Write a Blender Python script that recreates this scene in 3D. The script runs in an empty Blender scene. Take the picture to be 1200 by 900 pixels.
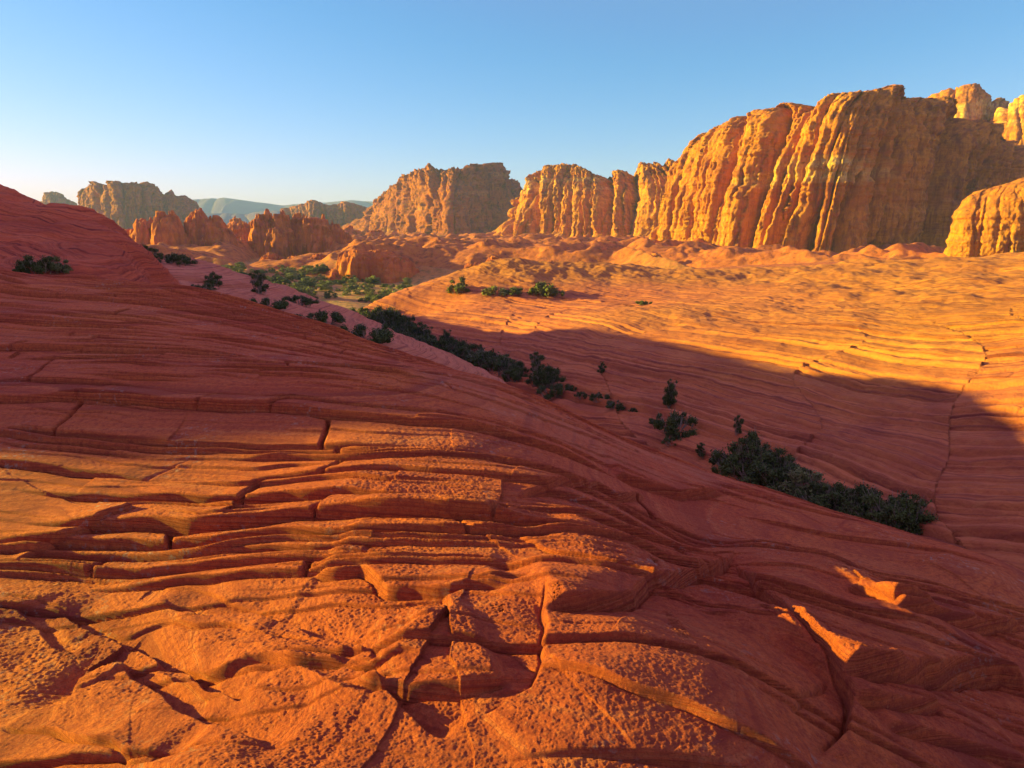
import bpy, math, random
import numpy as np

random.seed(7)
RNG = np.random.default_rng(11)
C = bpy.context.scene
COL = C.collection
R = math.radians

# ------------------------------------------------------------------ camera model (used to lay control points out in metres)
F = 800.0                       # focal length in pixels of a 1200 x 900 frame (24 mm on 36 mm)
PITCH = 13.0
SP, CP = math.sin(R(PITCH)), math.cos(R(PITCH))
SUN_EL, SUN_FWD = 11.0, 13.0     # degrees: elevation, and how far ahead of straight left it stands


def ray(u, v):
    a = (u - 600.0) / F
    b = -(v - 450.0) / F
    return np.array([a, CP + b * SP, -SP + b * CP])


def P(u, v, Y):
    d = ray(u, v)
    return d * (Y / d[1])


# ------------------------------------------------------------------ noise
_perm = np.random.default_rng(3).permutation(256).astype(np.int32)
_perm = np.concatenate([_perm, _perm, _perm])
_ang = np.random.default_rng(5).random(256).astype(np.float32) * 2 * np.pi
_g2x, _g2y = np.cos(_ang), np.sin(_ang)
_g3 = np.random.default_rng(6).normal(size=(256, 3)).astype(np.float32)
_g3 /= np.linalg.norm(_g3, axis=1)[:, None]


def _fade(t):
    return t * t * t * (t * (t * 6 - 15) + 10)


def n2(x, y, seed=0):
    x = np.asarray(x, np.float64) + seed * 17.31
    y = np.asarray(y, np.float64) + seed * 9.73
    x, y = np.broadcast_arrays(x, y)
    xi = np.floor(x); yi = np.floor(y)
    xf = (x - xi).astype(np.float32); yf = (y - yi).astype(np.float32)
    xi = xi.astype(np.int64) & 255; yi = yi.astype(np.int64) & 255
    u = _fade(xf); v = _fade(yf)

    def g(i, j, fx, fy):
        h = _perm[_perm[(xi + i) & 255] + ((yi + j) & 255)]
        return _g2x[h] * fx + _g2y[h] * fy
    a = g(0, 0, xf, yf); b = g(1, 0, xf - 1, yf)
    c = g(0, 1, xf, yf - 1); d = g(1, 1, xf - 1, yf - 1)
    ab = a + u * (b - a); cd = c + u * (d - c)
    return (ab + v * (cd - ab)) * 1.45


def n3(x, y, z, seed=0):
    x = np.asarray(x, np.float64) + seed * 17.31
    y = np.asarray(y, np.float64) + seed * 9.73
    z = np.asarray(z, np.float64) + seed * 5.17
    x, y, z = np.broadcast_arrays(x, y, z)
    xi = np.floor(x); yi = np.floor(y); zi = np.floor(z)
    xf = (x - xi).astype(np.float32); yf = (y - yi).astype(np.float32); zf = (z - zi).astype(np.float32)
    xi = xi.astype(np.int64) & 255; yi = yi.astype(np.int64) & 255; zi = zi.astype(np.int64) & 255
    u = _fade(xf); v = _fade(yf); w = _fade(zf)

    def g(i, j, k):
        h = _perm[_perm[_perm[(xi + i) & 255] + ((yi + j) & 255)] + ((zi + k) & 255)]
        q = _g3[h]
        return q[..., 0] * (xf - i) + q[..., 1] * (yf - j) + q[..., 2] * (zf - k)

    def lx(j, k):
        a = g(0, j, k)
        return a + u * (g(1, j, k) - a)
    def ly(k):
        a = lx(0, k)
        return a + v * (lx(1, k) - a)
    a = ly(0)
    return (a + w * (ly(1) - a)) * 1.4


def fbm2(x, y, o=4, seed=0, gain=0.5):
    s = 0; a = 1.0; f = 1.0
    for i in range(o):
        s = s + a * n2(x * f, y * f, seed + i)
        a *= gain; f *= 2.03
    return s


def fbm3(x, y, z, o=3, seed=0, gain=0.5):
    s = 0; a = 1.0; f = 1.0
    for i in range(o):
        s = s + a * n3(x * f, y * f, z * f, seed + i)
        a *= gain; f *= 2.03
    return s


def sst(a, b, x):
    t = np.clip((x - a) / (b - a), 0, 1)
    return t * t * (3 - 2 * t)


def hsh(a, b, s=0.0):
    q = np.sin(np.asarray(a, np.float64) * 127.1 + np.asarray(b, np.float64) * 311.7 + s * 74.7) * 43758.5453
    return q - np.floor(q)


def worley(x, y, seed=0):
    xi = np.floor(x); yi = np.floor(y)
    f1 = np.full(x.shape, 9.0); f2 = np.full(x.shape, 9.0)
    cid = np.zeros(x.shape); cx = np.zeros(x.shape); cy = np.zeros(x.shape)
    for i in (-1, 0, 1):
        for j in (-1, 0, 1):
            gx = xi + i; gy = yi + j
            px = gx + 0.1 + 0.8 * hsh(gx, gy, seed); py = gy + 0.1 + 0.8 * hsh(gx, gy, seed + 1.3)
            d = np.hypot(x - px, y - py)
            near = d < f1
            f2 = np.where(near, f1, np.minimum(f2, d))
            cid = np.where(near, hsh(gx, gy, seed + 2.9), cid)
            cx = np.where(near, x - px, cx); cy = np.where(near, y - py, cy)
            f1 = np.where(near, d, f1)
    return f1, f2, cid, cx, cy


# ------------------------------------------------------------------ smooth base surfaces through control points
class Surf:
    def __init__(self, pts, lam=1e-3, scale=1.0):
        p = np.array(pts, float)
        self.s = scale
        self.xy = p[:, :2] / scale
        n = len(p)
        A = np.zeros((n + 3, n + 3))
        d = np.hypot(self.xy[:, None, 0] - self.xy[None, :, 0], self.xy[:, None, 1] - self.xy[None, :, 1])
        A[:n, :n] = self.k(d) + lam * np.eye(n)
        A[:n, n] = 1; A[:n, n + 1:] = self.xy
        A[n, :n] = 1; A[n + 1:, :n] = self.xy.T
        b = np.concatenate([p[:, 2], np.zeros(3)])
        self.w = np.linalg.solve(A, b)

    @staticmethod
    def k(d):
        return np.where(d > 1e-9, d * d * np.log(np.maximum(d, 1e-9)), 0)

    def __call__(self, x, y):
        x = np.asarray(x, float) / self.s; y = np.asarray(y, float) / self.s
        n = len(self.xy)
        z = self.w[n] + self.w[n + 1] * x + self.w[n + 2] * y
        for i in range(n):
            z = z + self.w[i] * self.k(np.hypot(x - self.xy[i, 0], y - self.xy[i, 1]))
        return z


def hit(fn, u, v, r0, r1, steps=600):
    """first point of the sheet fn(x, y) met along the ray through a pixel"""
    d = ray(u, v); d = d / d[1]
    t = np.geomspace(r0, r1, steps)
    z = fn(d[0] * t, t)
    below = np.nonzero(d[2] * t <= z)[0]
    i = below[0] if len(below) else steps - 1
    if i > 0:
        a, b = t[i - 1], t[i]
        tt = np.linspace(a, b, 40)
        zz = fn(d[0] * tt, tt)
        k = np.nonzero(d[2] * tt <= zz)[0]
        tq = tt[k[0]] if len(k) else b
    else:
        tq = t[0]
    return np.array([d[0] * tq, tq, float(fn(np.array([d[0] * tq]), np.array([tq]))[0])])


# ------------------------------------------------------------------ mesh helpers
def mesh_from(name, verts, faces4, mat, attrs=None, smooth=True, parent=None, link=True):
    me = bpy.data.meshes.new(name)
    nv, nf = len(verts), len(faces4)
    k = faces4.shape[1]
    me.vertices.add(nv); me.vertices.foreach_set('co', np.ascontiguousarray(verts, np.float32).ravel())
    me.loops.add(nf * k); me.loops.foreach_set('vertex_index', np.ascontiguousarray(faces4, np.int32).ravel())
    me.polygons.add(nf)
    me.polygons.foreach_set('loop_start', np.arange(0, nf * k, k, dtype=np.int32))
    me.polygons.foreach_set('use_smooth', np.full(nf, smooth))
    me.update(calc_edges=True)
    for an, av in (attrs or {}).items():
        at = me.attributes.new(an, 'FLOAT', 'POINT')
        at.data.foreach_set('value', np.ascontiguousarray(av, np.float32).ravel())
    me.materials.append(mat)
    o = bpy.data.objects.new(name, me)
    if link:
        COL.objects.link(o)
    if parent is not None:
        o.parent = parent
    return o


def grid_faces(nr, nc, flip=False):
    i = np.arange(nr * nc, dtype=np.int32).reshape(nr, nc)
    q = np.stack([i[:-1, :-1], i[:-1, 1:], i[1:, 1:], i[1:, :-1]], -1).reshape(-1, 4)
    return q[:, ::-1] if flip else q


def sheet(name, X, Y, Z, mat, attrs=None):
    nr, nc = X.shape
    v = np.stack([X, Y, Z], -1).reshape(-1, 3)
    return mesh_from(name, v, grid_faces(nr, nc, flip=True), mat, attrs)


def polar(az, r):
    A, RR = np.meshgrid(az, r)
    return RR * np.sin(A), RR * np.cos(A)


def azimuths(lo, hi, step, wide_lo=None, wide_hi=None, wide_step=0.03):
    a = np.arange(R(lo), R(hi), step)
    L = np.arange(R(wide_lo), R(lo), wide_step) if wide_lo is not None else np.zeros(0)
    H = np.arange(R(hi), R(wide_hi), wide_step) if wide_hi is not None else np.zeros(0)
    # rows run right to left so that normals point up
    return np.concatenate([L, a, H])


def tag(o, label=None, cat=None, group=None, kind=None):
    if label: o['label'] = label
    if cat: o['category'] = cat
    if group: o['group'] = group
    if kind: o['kind'] = kind
    return o


# ------------------------------------------------------------------ materials
class NT:
    def __init__(self, name):
        self.m = bpy.data.materials.new(name); self.m.use_nodes = True
        self.t = self.m.node_tree; self.t.nodes.clear()
        self.out = self.t.nodes.new('ShaderNodeOutputMaterial')

    def n(self, typ, **kw):
        nd = self.t.nodes.new(typ)
        for k, v in kw.items():
            setattr(nd, k, v)
        return nd

    def l(self, a, b):
        self.t.links.new(a, b)

    def mapping(self, scale, rot=(0, 0, 0)):
        tc = self.n('ShaderNodeTexCoord')
        mp = self.n('ShaderNodeMapping')
        mp.inputs['Scale'].default_value = scale
        mp.inputs['Rotation'].default_value = rot
        self.l(tc.outputs['Object'], mp.inputs['Vector'])
        return mp.outputs['Vector']

    def noise(self, vec, scale=1.0, detail=4, rough=0.55, dist=0.0):
        nd = self.n('ShaderNodeTexNoise')
        nd.inputs['Scale'].default_value = scale
        nd.inputs['Detail'].default_value = detail
        nd.inputs['Roughness'].default_value = rough
        nd.inputs['Distortion'].default_value = dist
        self.l(vec, nd.inputs['Vector'])
        return nd.outputs['Fac']

    def ramp(self, fac, stops):
        nd = self.n('ShaderNodeValToRGB')
        cr = nd.color_ramp
        while len(cr.elements) < len(stops):
            cr.elements.new(0.5)
        for e, (p, c) in zip(cr.elements, stops):
            e.position = p
            e.color = (*c, 1) if len(c) == 3 else c
        self.l(fac, nd.inputs['Fac'])
        return nd.outputs['Color']

    def rng(self, fac, a, b, lo=0.0, hi=1.0):
        nd = self.n('ShaderNodeMapRange')
        nd.inputs['From Min'].default_value = a; nd.inputs['From Max'].default_value = b
        nd.inputs['To Min'].default_value = lo; nd.inputs['To Max'].default_value = hi
        self.l(fac, nd.inputs['Value'])
        return nd.outputs['Result']

    def mix(self, fac, a, b, blend='MIX'):
        nd = self.n('ShaderNodeMix', data_type='RGBA', blend_type=blend)
        for s, v in ((nd.inputs[0], fac), (nd.inputs[6], a), (nd.inputs[7], b)):
            if isinstance(v, (int, float)):
                s.default_value = v
            elif isinstance(v, tuple):
                s.default_value = (*v, 1)
            else:
                self.l(v, s)
        return nd.outputs[2]

    def math(self, op, a, b):
        nd = self.n('ShaderNodeMath', operation=op)
        for s, v in zip(nd.inputs, (a, b)):
            if isinstance(v, (int, float)):
                s.default_value = v
            else:
                self.l(v, s)
        return nd.outputs[0]

    def attr(self, name):
        nd = self.n('ShaderNodeAttribute', attribute_name=name)
        return nd.outputs['Fac']

    def finish(self, color, rough=0.9, bump=None, bump_d=0.01, bump_s=1.0, spec=0.15):
        b = self.n('ShaderNodeBsdfPrincipled')
        b.inputs['Roughness'].default_value = rough
        b.inputs['Specular IOR Level'].default_value = spec
        if isinstance(color, tuple):
            b.inputs['Base Color'].default_value = (*color, 1)
        else:
            self.l(color, b.inputs['Base Color'])
        if bump is not None:
            bp = self.n('ShaderNodeBump')
            bp.inputs['Distance'].default_value = bump_d
            bp.inputs['Strength'].default_value = bump_s
            self.l(bump, bp.inputs['Height'])
            self.l(bp.outputs['Normal'], b.inputs['Normal'])
        self.l(b.outputs['BSDF'], self.out.inputs['Surface'])
        return self.m


def rock_near():
    t = NT('red_slickrock')
    o = t.mapping((1, 1, 1))
    st = t.mapping((0.6, 1.2, 14.0))
    big = t.noise(o, 0.55, 3, 0.5)
    fine = t.noise(o, 26, 6, 0.7)
    strata = t.noise(st, 2.2, 5, 0.6, 0.6)
    c = t.ramp(big, [(0.3, (0.54, 0.086, 0.034)), (0.5, (0.64, 0.122, 0.036)), (0.72, (0.72, 0.175, 0.040))])
    c = t.mix(t.rng(strata, 0.35, 0.75, 0, 0.45), c, (0.36, 0.060, 0.034))
    c = t.mix(t.math('MULTIPLY', t.attr('bed'), 0.40), c, (0.62, 0.175, 0.065))
    lam = t.n('ShaderNodeTexNoise', noise_dimensions='1D')
    lam.inputs['Scale'].default_value = 42; lam.inputs['Detail'].default_value = 4; lam.inputs['Roughness'].default_value = 0.7
    wv = t.math('ADD', t.attr('lam'), t.math('MULTIPLY', t.noise(o, 1.2, 3, 0.5), 0.06))
    t.l(wv, lam.inputs['W'])
    c = t.mix(t.math('MULTIPLY', t.rng(lam.outputs['Fac'], 0.50, 0.72), t.rng(t.noise(o, 0.9, 3, 0.6), 0.35, 0.6, 0.25, 0.85)), c, (0.32, 0.046, 0.028))
    c = t.mix(t.rng(lam.outputs['Fac'], 0.44, 0.30, 0, 0.35), c, (0.66, 0.22, 0.09))
    lam2 = t.n('ShaderNodeTexNoise', noise_dimensions='1D')
    lam2.inputs['Scale'].default_value = 11; lam2.inputs['Detail'].default_value = 3; lam2.inputs['Roughness'].default_value = 0.7
    t.l(wv, lam2.inputs['W'])
    c = t.mix(t.math('MULTIPLY', t.rng(lam2.outputs['Fac'], 0.52, 0.66), t.rng(t.noise(o, 0.5, 3, 0.6), 0.35, 0.6, 0.3, 0.8)), c, (0.26, 0.042, 0.028))
    c = t.mix(t.rng(t.noise(o, 110, 4, 0.8), 0.52, 0.64, 0, 0.6), c, (0.26, 0.036, 0.022))
    c = t.mix(t.rng(fine, 0.44, 0.66, 0, 0.75), c, (0.32, 0.046, 0.028))
    c = t.mix(t.rng(t.noise(o, 60, 3, 0.6), 0.60, 0.75, 0, 0.4), c, (0.70, 0.27, 0.11))
    c = t.mix(t.math('MULTIPLY', t.math('MULTIPLY', t.attr('ramp'), t.rng(t.noise(o, 2.5, 5, 0.7), 0.35, 0.65)), 0.6), c, (0.54, 0.16, 0.085))
    lich = t.math('MULTIPLY', t.rng(t.noise(o, 1.7, 2, 0.5), 0.54, 0.68), t.rng(t.noise(o, 22, 4, 0.75), 0.55, 0.66))
    c = t.mix(t.math('MULTIPLY', lich, 0.55), c, (0.42, 0.36, 0.31))
    bump = t.math('ADD', t.noise(o, 60, 8, 0.8), t.math('MULTIPLY', lam.outputs['Fac'], -1.2))
    return t.finish(c, 0.92, bump, 0.03, 1.0)


def rock_mid(name, a, b, d, strat=1.0, tilt=0.0, fine=4.0, bd=0.12, light=(0.62, 0.28, 0.10), lamf=8.0, gold=False):
    t = NT(name)
    o = t.mapping((1, 1, 1))
    st = t.mapping((0.12, 0.12, 2.2), (R(tilt), R(tilt * 0.6), 0))
    big = t.noise(o, 0.06 * fine, 4, 0.55)
    strata = t.noise(st, 1.0 * strat, 6, 0.65, 0.4)
    c = t.ramp(big, [(0.3, a), (0.7, b)])
    c = t.mix(t.rng(strata, 0.42, 0.70, 0, 0.6), c, d)
    c = t.mix(t.rng(t.noise(o, 0.8 * fine, 5, 0.7), 0.5, 0.75, 0, 0.5), c, d)
    c = t.mix(t.rng(t.noise(o, 0.33 * fine, 5, 0.7), 0.56, 0.74, 0, 0.35), c, light)
    lam = t.n('ShaderNodeTexNoise', noise_dimensions='1D')
    lam.inputs['Scale'].default_value = lamf; lam.inputs['Detail'].default_value = 4; lam.inputs['Roughness'].default_value = 0.7
    wv = t.math('ADD', t.attr('lam'), t.math('MULTIPLY', t.noise(o, 0.25 * fine, 3, 0.5), 0.5 / lamf))
    t.l(wv, lam.inputs['W'])
    c = t.mix(t.math('MULTIPLY', t.rng(lam.outputs['Fac'], 0.49, 0.66), t.rng(t.noise(o, 0.1 * fine, 3, 0.6), 0.35, 0.6, 0.45, 1.0)), c, (d[0] * 0.75, d[1] * 0.7, d[2] * 0.75))
    if gold:   # golden sunlight painted into the upper slope, shaded lower slope left redder
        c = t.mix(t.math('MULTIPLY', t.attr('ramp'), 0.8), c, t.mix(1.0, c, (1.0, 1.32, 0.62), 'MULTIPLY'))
    bump = t.math('ADD', t.noise(o, 2.2 * fine, 7, 0.7), t.math('MULTIPLY', lam.outputs['Fac'], -1.4))
    return t.finish(c, 0.92, bump, bd, 0.8)


def rock_far(name, a, b, d, pale, zs=0.05, xs=0.006, red_top=None, bd=2.0, shrub=0.35):
    """cliff sandstone: colour beds along z, dark varnish streaks down the face, shrubs as specks of green on the ledges"""
    t = NT(name)
    o = t.mapping((1, 1, 1))
    zb = t.mapping((xs, xs, zs))
    streak = t.mapping((0.16, 0.16, 0.010))
    beds = t.noise(zb, 1.0, 5, 0.6, 0.3)
    c = t.ramp(beds, [(0.25, a), (0.45, b), (0.58, a), (0.66, pale), (0.74, b)])
    c = t.mix(t.rng(t.noise(streak, 1.0, 6, 0.7), 0.47, 0.64, 0, 0.85), c, d)
    c = t.mix(t.rng(t.noise(o, 0.22, 5, 0.7), 0.46, 0.70, 0, 0.6), c, d)
    c = t.mix(t.rng(t.noise(t.mapping((0.5, 0.5, 0.03)), 1.0, 4, 0.7), 0.50, 0.66, 0, 0.6), c, (d[0] * 0.8, d[1] * 0.8, d[2]))
    c = t.mix(t.rng(t.noise(o, 0.03, 4, 0.6), 0.5, 0.7, 0, 0.5), c, a)
    # ledge vegetation only where the rock lies flat
    g = t.n('ShaderNodeNewGeometry')
    sx = t.n('ShaderNodeSeparateXYZ'); t.l(g.outputs['Normal'], sx.inputs[0])
    flat = t.rng(sx.outputs['Z'], 0.5, 0.8)
    veg = t.math('MULTIPLY', flat, t.rng(t.noise(o, 0.30, 4, 0.7), 0.56, 0.62))
    c = t.mix(t.math('MULTIPLY', veg, shrub), c, (0.075, 0.085, 0.03))
    bump = t.math('ADD', t.noise(o, 0.35, 7, 0.7), t.math('MULTIPLY', t.noise(t.mapping((0.05, 0.05, 0.5)), 1.0, 5, 0.6), 0.8))
    return t.finish(c, 0.93, bump, bd, 0.8)


def leaf_mat(name, a, b):
    t = NT(name)
    o = t.mapping((1, 1, 1))
    c = t.mix(t.rng(t.noise(o, 3.0, 4, 0.6), 0.35, 0.65), a, b)
    oi = t.n('ShaderNodeObjectInfo')
    c = t.mix(t.rng(oi.outputs['Random'], 0, 1, 0, 0.35), c, (a[0] * 0.6, a[1] * 0.75, a[2]))
    return t.finish(c, 0.75, spec=0.2)


M_FG = rock_near()
M_DOME = rock_mid('dark_red_sandstone', (0.54, 0.100, 0.044), (0.62, 0.130, 0.052), (0.26, 0.040, 0.026), 1.2, 8, 6.0, 0.14, (0.68, 0.17, 0.07), lamf=14.0)
M_MIDS = rock_mid('pink_sandstone', (0.52, 0.15, 0.085), (0.56, 0.18, 0.095), (0.34, 0.085, 0.05), 1.5, 6, 5.0, 0.12)
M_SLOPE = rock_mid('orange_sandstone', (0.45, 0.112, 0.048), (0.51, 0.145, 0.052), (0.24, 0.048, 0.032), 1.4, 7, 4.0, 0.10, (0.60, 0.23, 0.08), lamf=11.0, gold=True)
M_CLIFF = rock_far('golden_cliff_sandstone', (0.54, 0.160, 0.024), (0.60, 0.22, 0.026), (0.20, 0.045, 0.026), (0.72, 0.42, 0.12), 0.035, 0.004)
M_MESA = rock_far('brown_cliff_sandstone', (0.38, 0.090, 0.022), (0.43, 0.12, 0.026), (0.15, 0.036, 0.024), (0.48, 0.18, 0.05), 0.03, 0.004, bd=2.5, shrub=0.6)
M_REDK = rock_far('red_outcrop_sandstone', (0.52, 0.11, 0.034), (0.58, 0.16, 0.038), (0.26, 0.050, 0.026), (0.64, 0.24, 0.07), 0.09, 0.01, bd=1.2, shrub=0.5)
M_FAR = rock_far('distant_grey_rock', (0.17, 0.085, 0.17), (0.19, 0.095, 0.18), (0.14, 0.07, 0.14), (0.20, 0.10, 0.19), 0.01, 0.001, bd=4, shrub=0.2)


def sand_mat():
    t = NT('desert_soil')
    o = t.mapping((1, 1, 1))
    c = t.ramp(t.noise(o, 0.05, 5, 0.6), [(0.3, (0.42, 0.15, 0.05)), (0.7, (0.48, 0.22, 0.075))])
    c = t.mix(t.rng(t.noise(o, 0.35, 6, 0.75), 0.47, 0.58, 0, 0.85), c, (0.13, 0.115, 0.036))
    rk = t.ramp(t.noise(o, 0.25, 6, 0.7), [(0.35, (0.16, 0.040, 0.020)), (0.5, (0.40, 0.095, 0.028)), (0.7, (0.50, 0.15, 0.036))])
    c = t.mix(t.attr('bed'), c, rk)
    return t.finish(c, 0.95, t.noise(o, 0.8, 6, 0.7), 0.5, 0.8)


M_SOIL = sand_mat()
M_DARKLEAF = leaf_mat('dark_juniper_leaf', (0.042, 0.056, 0.011), (0.080, 0.092, 0.018))
M_OLIVE = leaf_mat('olive_brush_leaf', (0.095, 0.098, 0.028), (0.14, 0.135, 0.040))
M_SAGE = leaf_mat('yellow_sage_leaf', (0.20, 0.19, 0.045), (0.27, 0.23, 0.065))
M_BARK = NT('grey_bark').finish((0.27, 0.20, 0.15), 0.9)


# ------------------------------------------------------------------ bedded rock: stair-like beds with joints
def make_beds(c0, c1, sp, hr, seed, spread=0.45, hs=lambda b: 1.0):
    r = np.random.default_rng(seed)
    b = [c0]
    while b[-1] < c1:
        b.append(b[-1] + (sp(b[-1]) if callable(sp) else sp) * math.exp(r.normal() * spread))
    b = np.array(b)
    h = hs(b) * r.uniform(hr[0], hr[1], len(b)) * np.where(r.random(len(b)) < 0.25, 1.6, 1.0)
    return b, h


def terrace(c, x, beds, seed, lip=0.06, shf=0.5, mf=0.35, mlo=-0.35, mhi=0.25, sh_amp=0.35, groove=0.35):
    b, H = beds
    n = len(b)
    gap = np.minimum(np.diff(b, append=b[-1] + 1), np.diff(b, prepend=b[0] - 1))

    def edge(k):
        return b[k] + sh_amp * gap[k] * n2(x * shf, k * 3.71, seed)
    k = np.clip(np.searchsorted(b, c) - 1, 1, n - 3)
    k = np.where(c < edge(k), k - 1, k)
    k = np.where(c >= edge(k + 1), k + 1, k)
    k = np.clip(k, 0, n - 2)
    e0, e1 = edge(k), edge(k + 1)
    d = np.maximum(c - e0, 0); L = np.maximum(e1 - e0, 1e-3)

    def hh(kk):
        return H[kk] * sst(mlo, mhi, n2(x * mf, kk * 5.13, seed + 2))
    hk = hh(k); hn = hh(k + 1)
    q = np.clip(d / lip, 0, 1)
    rise = 0.35 * q * q * (3 - 2 * q) + 0.65 * (1 - (1 - q) ** 2)
    z = hk * (rise - d / L) - groove * hn * np.exp(-np.clip((L - d), 0, None) / (0.7 * lip)) - groove * hk * np.exp(-d / (0.35 * lip))
    return z, k, d, L, hk


def joints(x, c, k, d, sp, depth, w, seed, wob=0.12):
    spk = sp * (0.6 + 0.9 * hsh(k, 3.3, seed))
    q = (x + wob * n2(c * 1.3, x * 0.4, seed) + (hsh(k, 8.1, seed) - 0.5) * 1.1 * d) / spk + 10 * hsh(k, 1.7, seed)
    j = np.floor(q)
    dist = np.full(x.shape, 9.0)
    blk = j.copy()
    for i in (0, 1):
        e = j + i + 0.42 * (hsh(j + i, k, seed + 4) - 0.5)
        on = hsh(j + i, k, seed + 6) < 0.5
        dist = np.where(on, np.minimum(dist, np.abs(q - e) * spk), dist)
        if i == 0:
            blk = np.where(q < e, blk - 1, blk)
        else:
            blk = np.where(q >= e, blk + 1, blk)
    notch = -depth * np.exp(-(dist / w) ** 2)
    return notch, blk, dist


# ------------------------------------------------------------------ the near slickrock hill
FG = [(100, 890, 2.06), (350, 890, 1.91), (600, 890, 1.81), (800, 890, 1.86), (-100, 890, 2.28),
      (100, 700, 3.40), (350, 700, 3.10), (600, 700, 2.86), (0, 790, 2.78),
      (640, 830, 2.06), (870, 815, 2.17), (985, 850, 2.2), (1100, 850, 2.42), (1190, 850, 2.60),
      (900, 700, 3.40), (1050, 720, 3.5), (1190, 740, 3.65), (1190, 665, 4.9), (1000, 640, 4.9), (990, 603, 6.0),
      (800, 640, 4.4), (700, 600, 4.25), (850, 560, 6.8), (750, 560, 5.6), (720, 512, 7.8),
      (600, 550, 4.65), (350, 550, 4.75), (100, 550, 4.85), (0, 600, 4.25), (350, 600, 4.0),
      (600, 455, 8.4), (600, 490, 6.0), (400, 450, 6.1), (100, 450, 6.2), (250, 450, 6.1),
      (420, 402, 10.5), (320, 368, 12.0), (250, 346, 12.6), (100, 326, 13.2), (0, 320, 13.4), (50, 336, 12.3), (0, 345, 11.2), (180, 337, 12.8), (0, 375, 9.2), (250, 400, 8.3), (80, 390, 8.6), (420, 425, 8.3)]
fg_pts = [P(*p) for p in FG]
fg_pts += [(-4, 2, -1.95), (-8, 4, -2.25), (-8, 6, -1.9), (-14, 6.2, -2.0), (-12.5, 7.4, -1.4), (-14, 9.2, 1.2), (-17, 11, 2.4), (-24, 11, 2.6), (-20, 17, 2.8), (-15.5, 15, 0.2), (-26, 7, -1.3), (-10, -4, -2.2), (0, -5, -1.9), (0, 0, -1.6), (6, -3, -3.6),  # includes an unseen rise to the left, shaped to shade the upper ledges
           (4, 1, -2.8), (7, 3, -4.6), (7, 6, -5.6), (5.5, 8, -5.2), (4.6, 10, -5.2), (3, 13, -5.3), (1, 16, -5.2), (-2, 19, -5.4), (-6, 22, -5.2), (-11, 23, -3.8), (-18, 23, -2.4), (9, 12, -9), (0, 24, -8), (12, 0, -8)]
fg_base = Surf(fg_pts, 6e-4, 5.0)
BEDS_A = make_beds(1.5, 60, lambda c: 0.215 if c < 6.3 else 0.17, (0.036, 0.092), 21, 0.55, lambda b: np.where(b < 6.3, 1.0, 0.8))
BEDS_B = make_beds(1.0, 60, 0.115, (0.018, 0.044), 22)

# cracks and slab edges seen in the near rock: points (in pixels of the photo, dropped on the ground), crack depth, width, step height
CRACKS = [
    ([(640, 700), (634, 745), (641, 790), (622, 830), (560, 850)], .035, .014, .03),
    ([(862, 665), (885, 700), (930, 740), (962, 778), (990, 820), (992, 860), (960, 905)], .075, .024, .05),
    ([(636, 735), (690, 727), (745, 712), (765, 690), (830, 680), (868, 660)], .06, .02, .07),
    ([(985, 815), (1040, 815), (1110, 800), (1170, 800), (1210, 815)], .10, .04, .11),
    ([(1000, 838), (1060, 850), (1110, 848)], .05, .02, .05),
    ([(1050, 735), (1110, 742), (1210, 740)], .05, .02, .07),
    ([(990, 700), (1045, 728), (1100, 733)], .04, .016, .05),
    ([(1040, 870), (1100, 878), (1160, 890), (1215, 915)], .05, .02, .04),
    ([(920, 838), (945, 822), (975, 803)], .02, .010, .015),
    ([(520, 700), (525, 735), (480, 735), (440, 735)], .03, .012, .04),
    ([(360, 680), (420, 676), (455, 700), (530, 702), (600, 700)], .05, .02, .055),
    ([(20, 665), (80, 640), (150, 610), (160, 600)], .04, .018, .04),
    ([(0, 860), (60, 868), (110, 880), (200, 900)], .05, .02, .05),
    ([(75, 840), (105, 785), (150, 790), (200, 830), (250, 860), (330, 900)], .06, .03, -.065),
    ([(55, 715), (120, 740), (180, 775), (250, 812), (290, 825)], .05, .03, -.06),
    ([(20, 715), (45, 745), (80, 765)], .04, .02, -.035),
    ([(0, 862), (60, 868), (130, 885), (210, 905)], .04, .02, -.05),
    ([(180, 705), (230, 722), (290, 720), (350, 740), (400, 770), (450, 790)], .04, .02, -.04),
    ([(380, 790), (430, 810), (470, 850), (520, 880)], .04, .02, -.05),
    ([(410, 820), (480, 830), (540, 830), (600, 815)], .04, .018, .045),
    ([(600, 590), (700, 575), (725, 590), (760, 585)], .04, .02, .05),
    ([(720, 560), (760, 572), (800, 583), (850, 580)], .05, .02, .07),
]
BUMPS = [(765, 830, .46, .075), (930, 672, .46, .12), (1010, 622, .2, .04), (700, 640, .34, .075), (655, 690, .26, .06), (1130, 672, .28, .07), (1065, 735, .22, .055), (890, 735, .2, .05),
         (400, 820, .5, .03), (560, 760, .4, .04)]


def seg_dist(x, y, pl):
    best = np.full(x.shape, 99.0); side = np.zeros(x.shape); endf = np.zeros(x.shape)
    n = len(pl) - 1
    for i in range(n):
        ax, ay = pl[i][:2]; bx, by = pl[i + 1][:2]
        dx, dy = bx - ax, by - ay
        L2 = dx * dx + dy * dy + 1e-9
        t0 = ((x - ax) * dx + (y - ay) * dy) / L2
        t = np.clip(t0, 0, 1)
        d = np.hypot(x - ax - t * dx, y - ay - t * dy)
        s = dx * (y - ay) - dy * (x - ax)
        m = d < best
        best = np.where(m, d, best)
        side = np.where(m, np.sign(s), side)
        endf = np.where(m, (i + t) / n, endf)
    return best, side, endf


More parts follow.
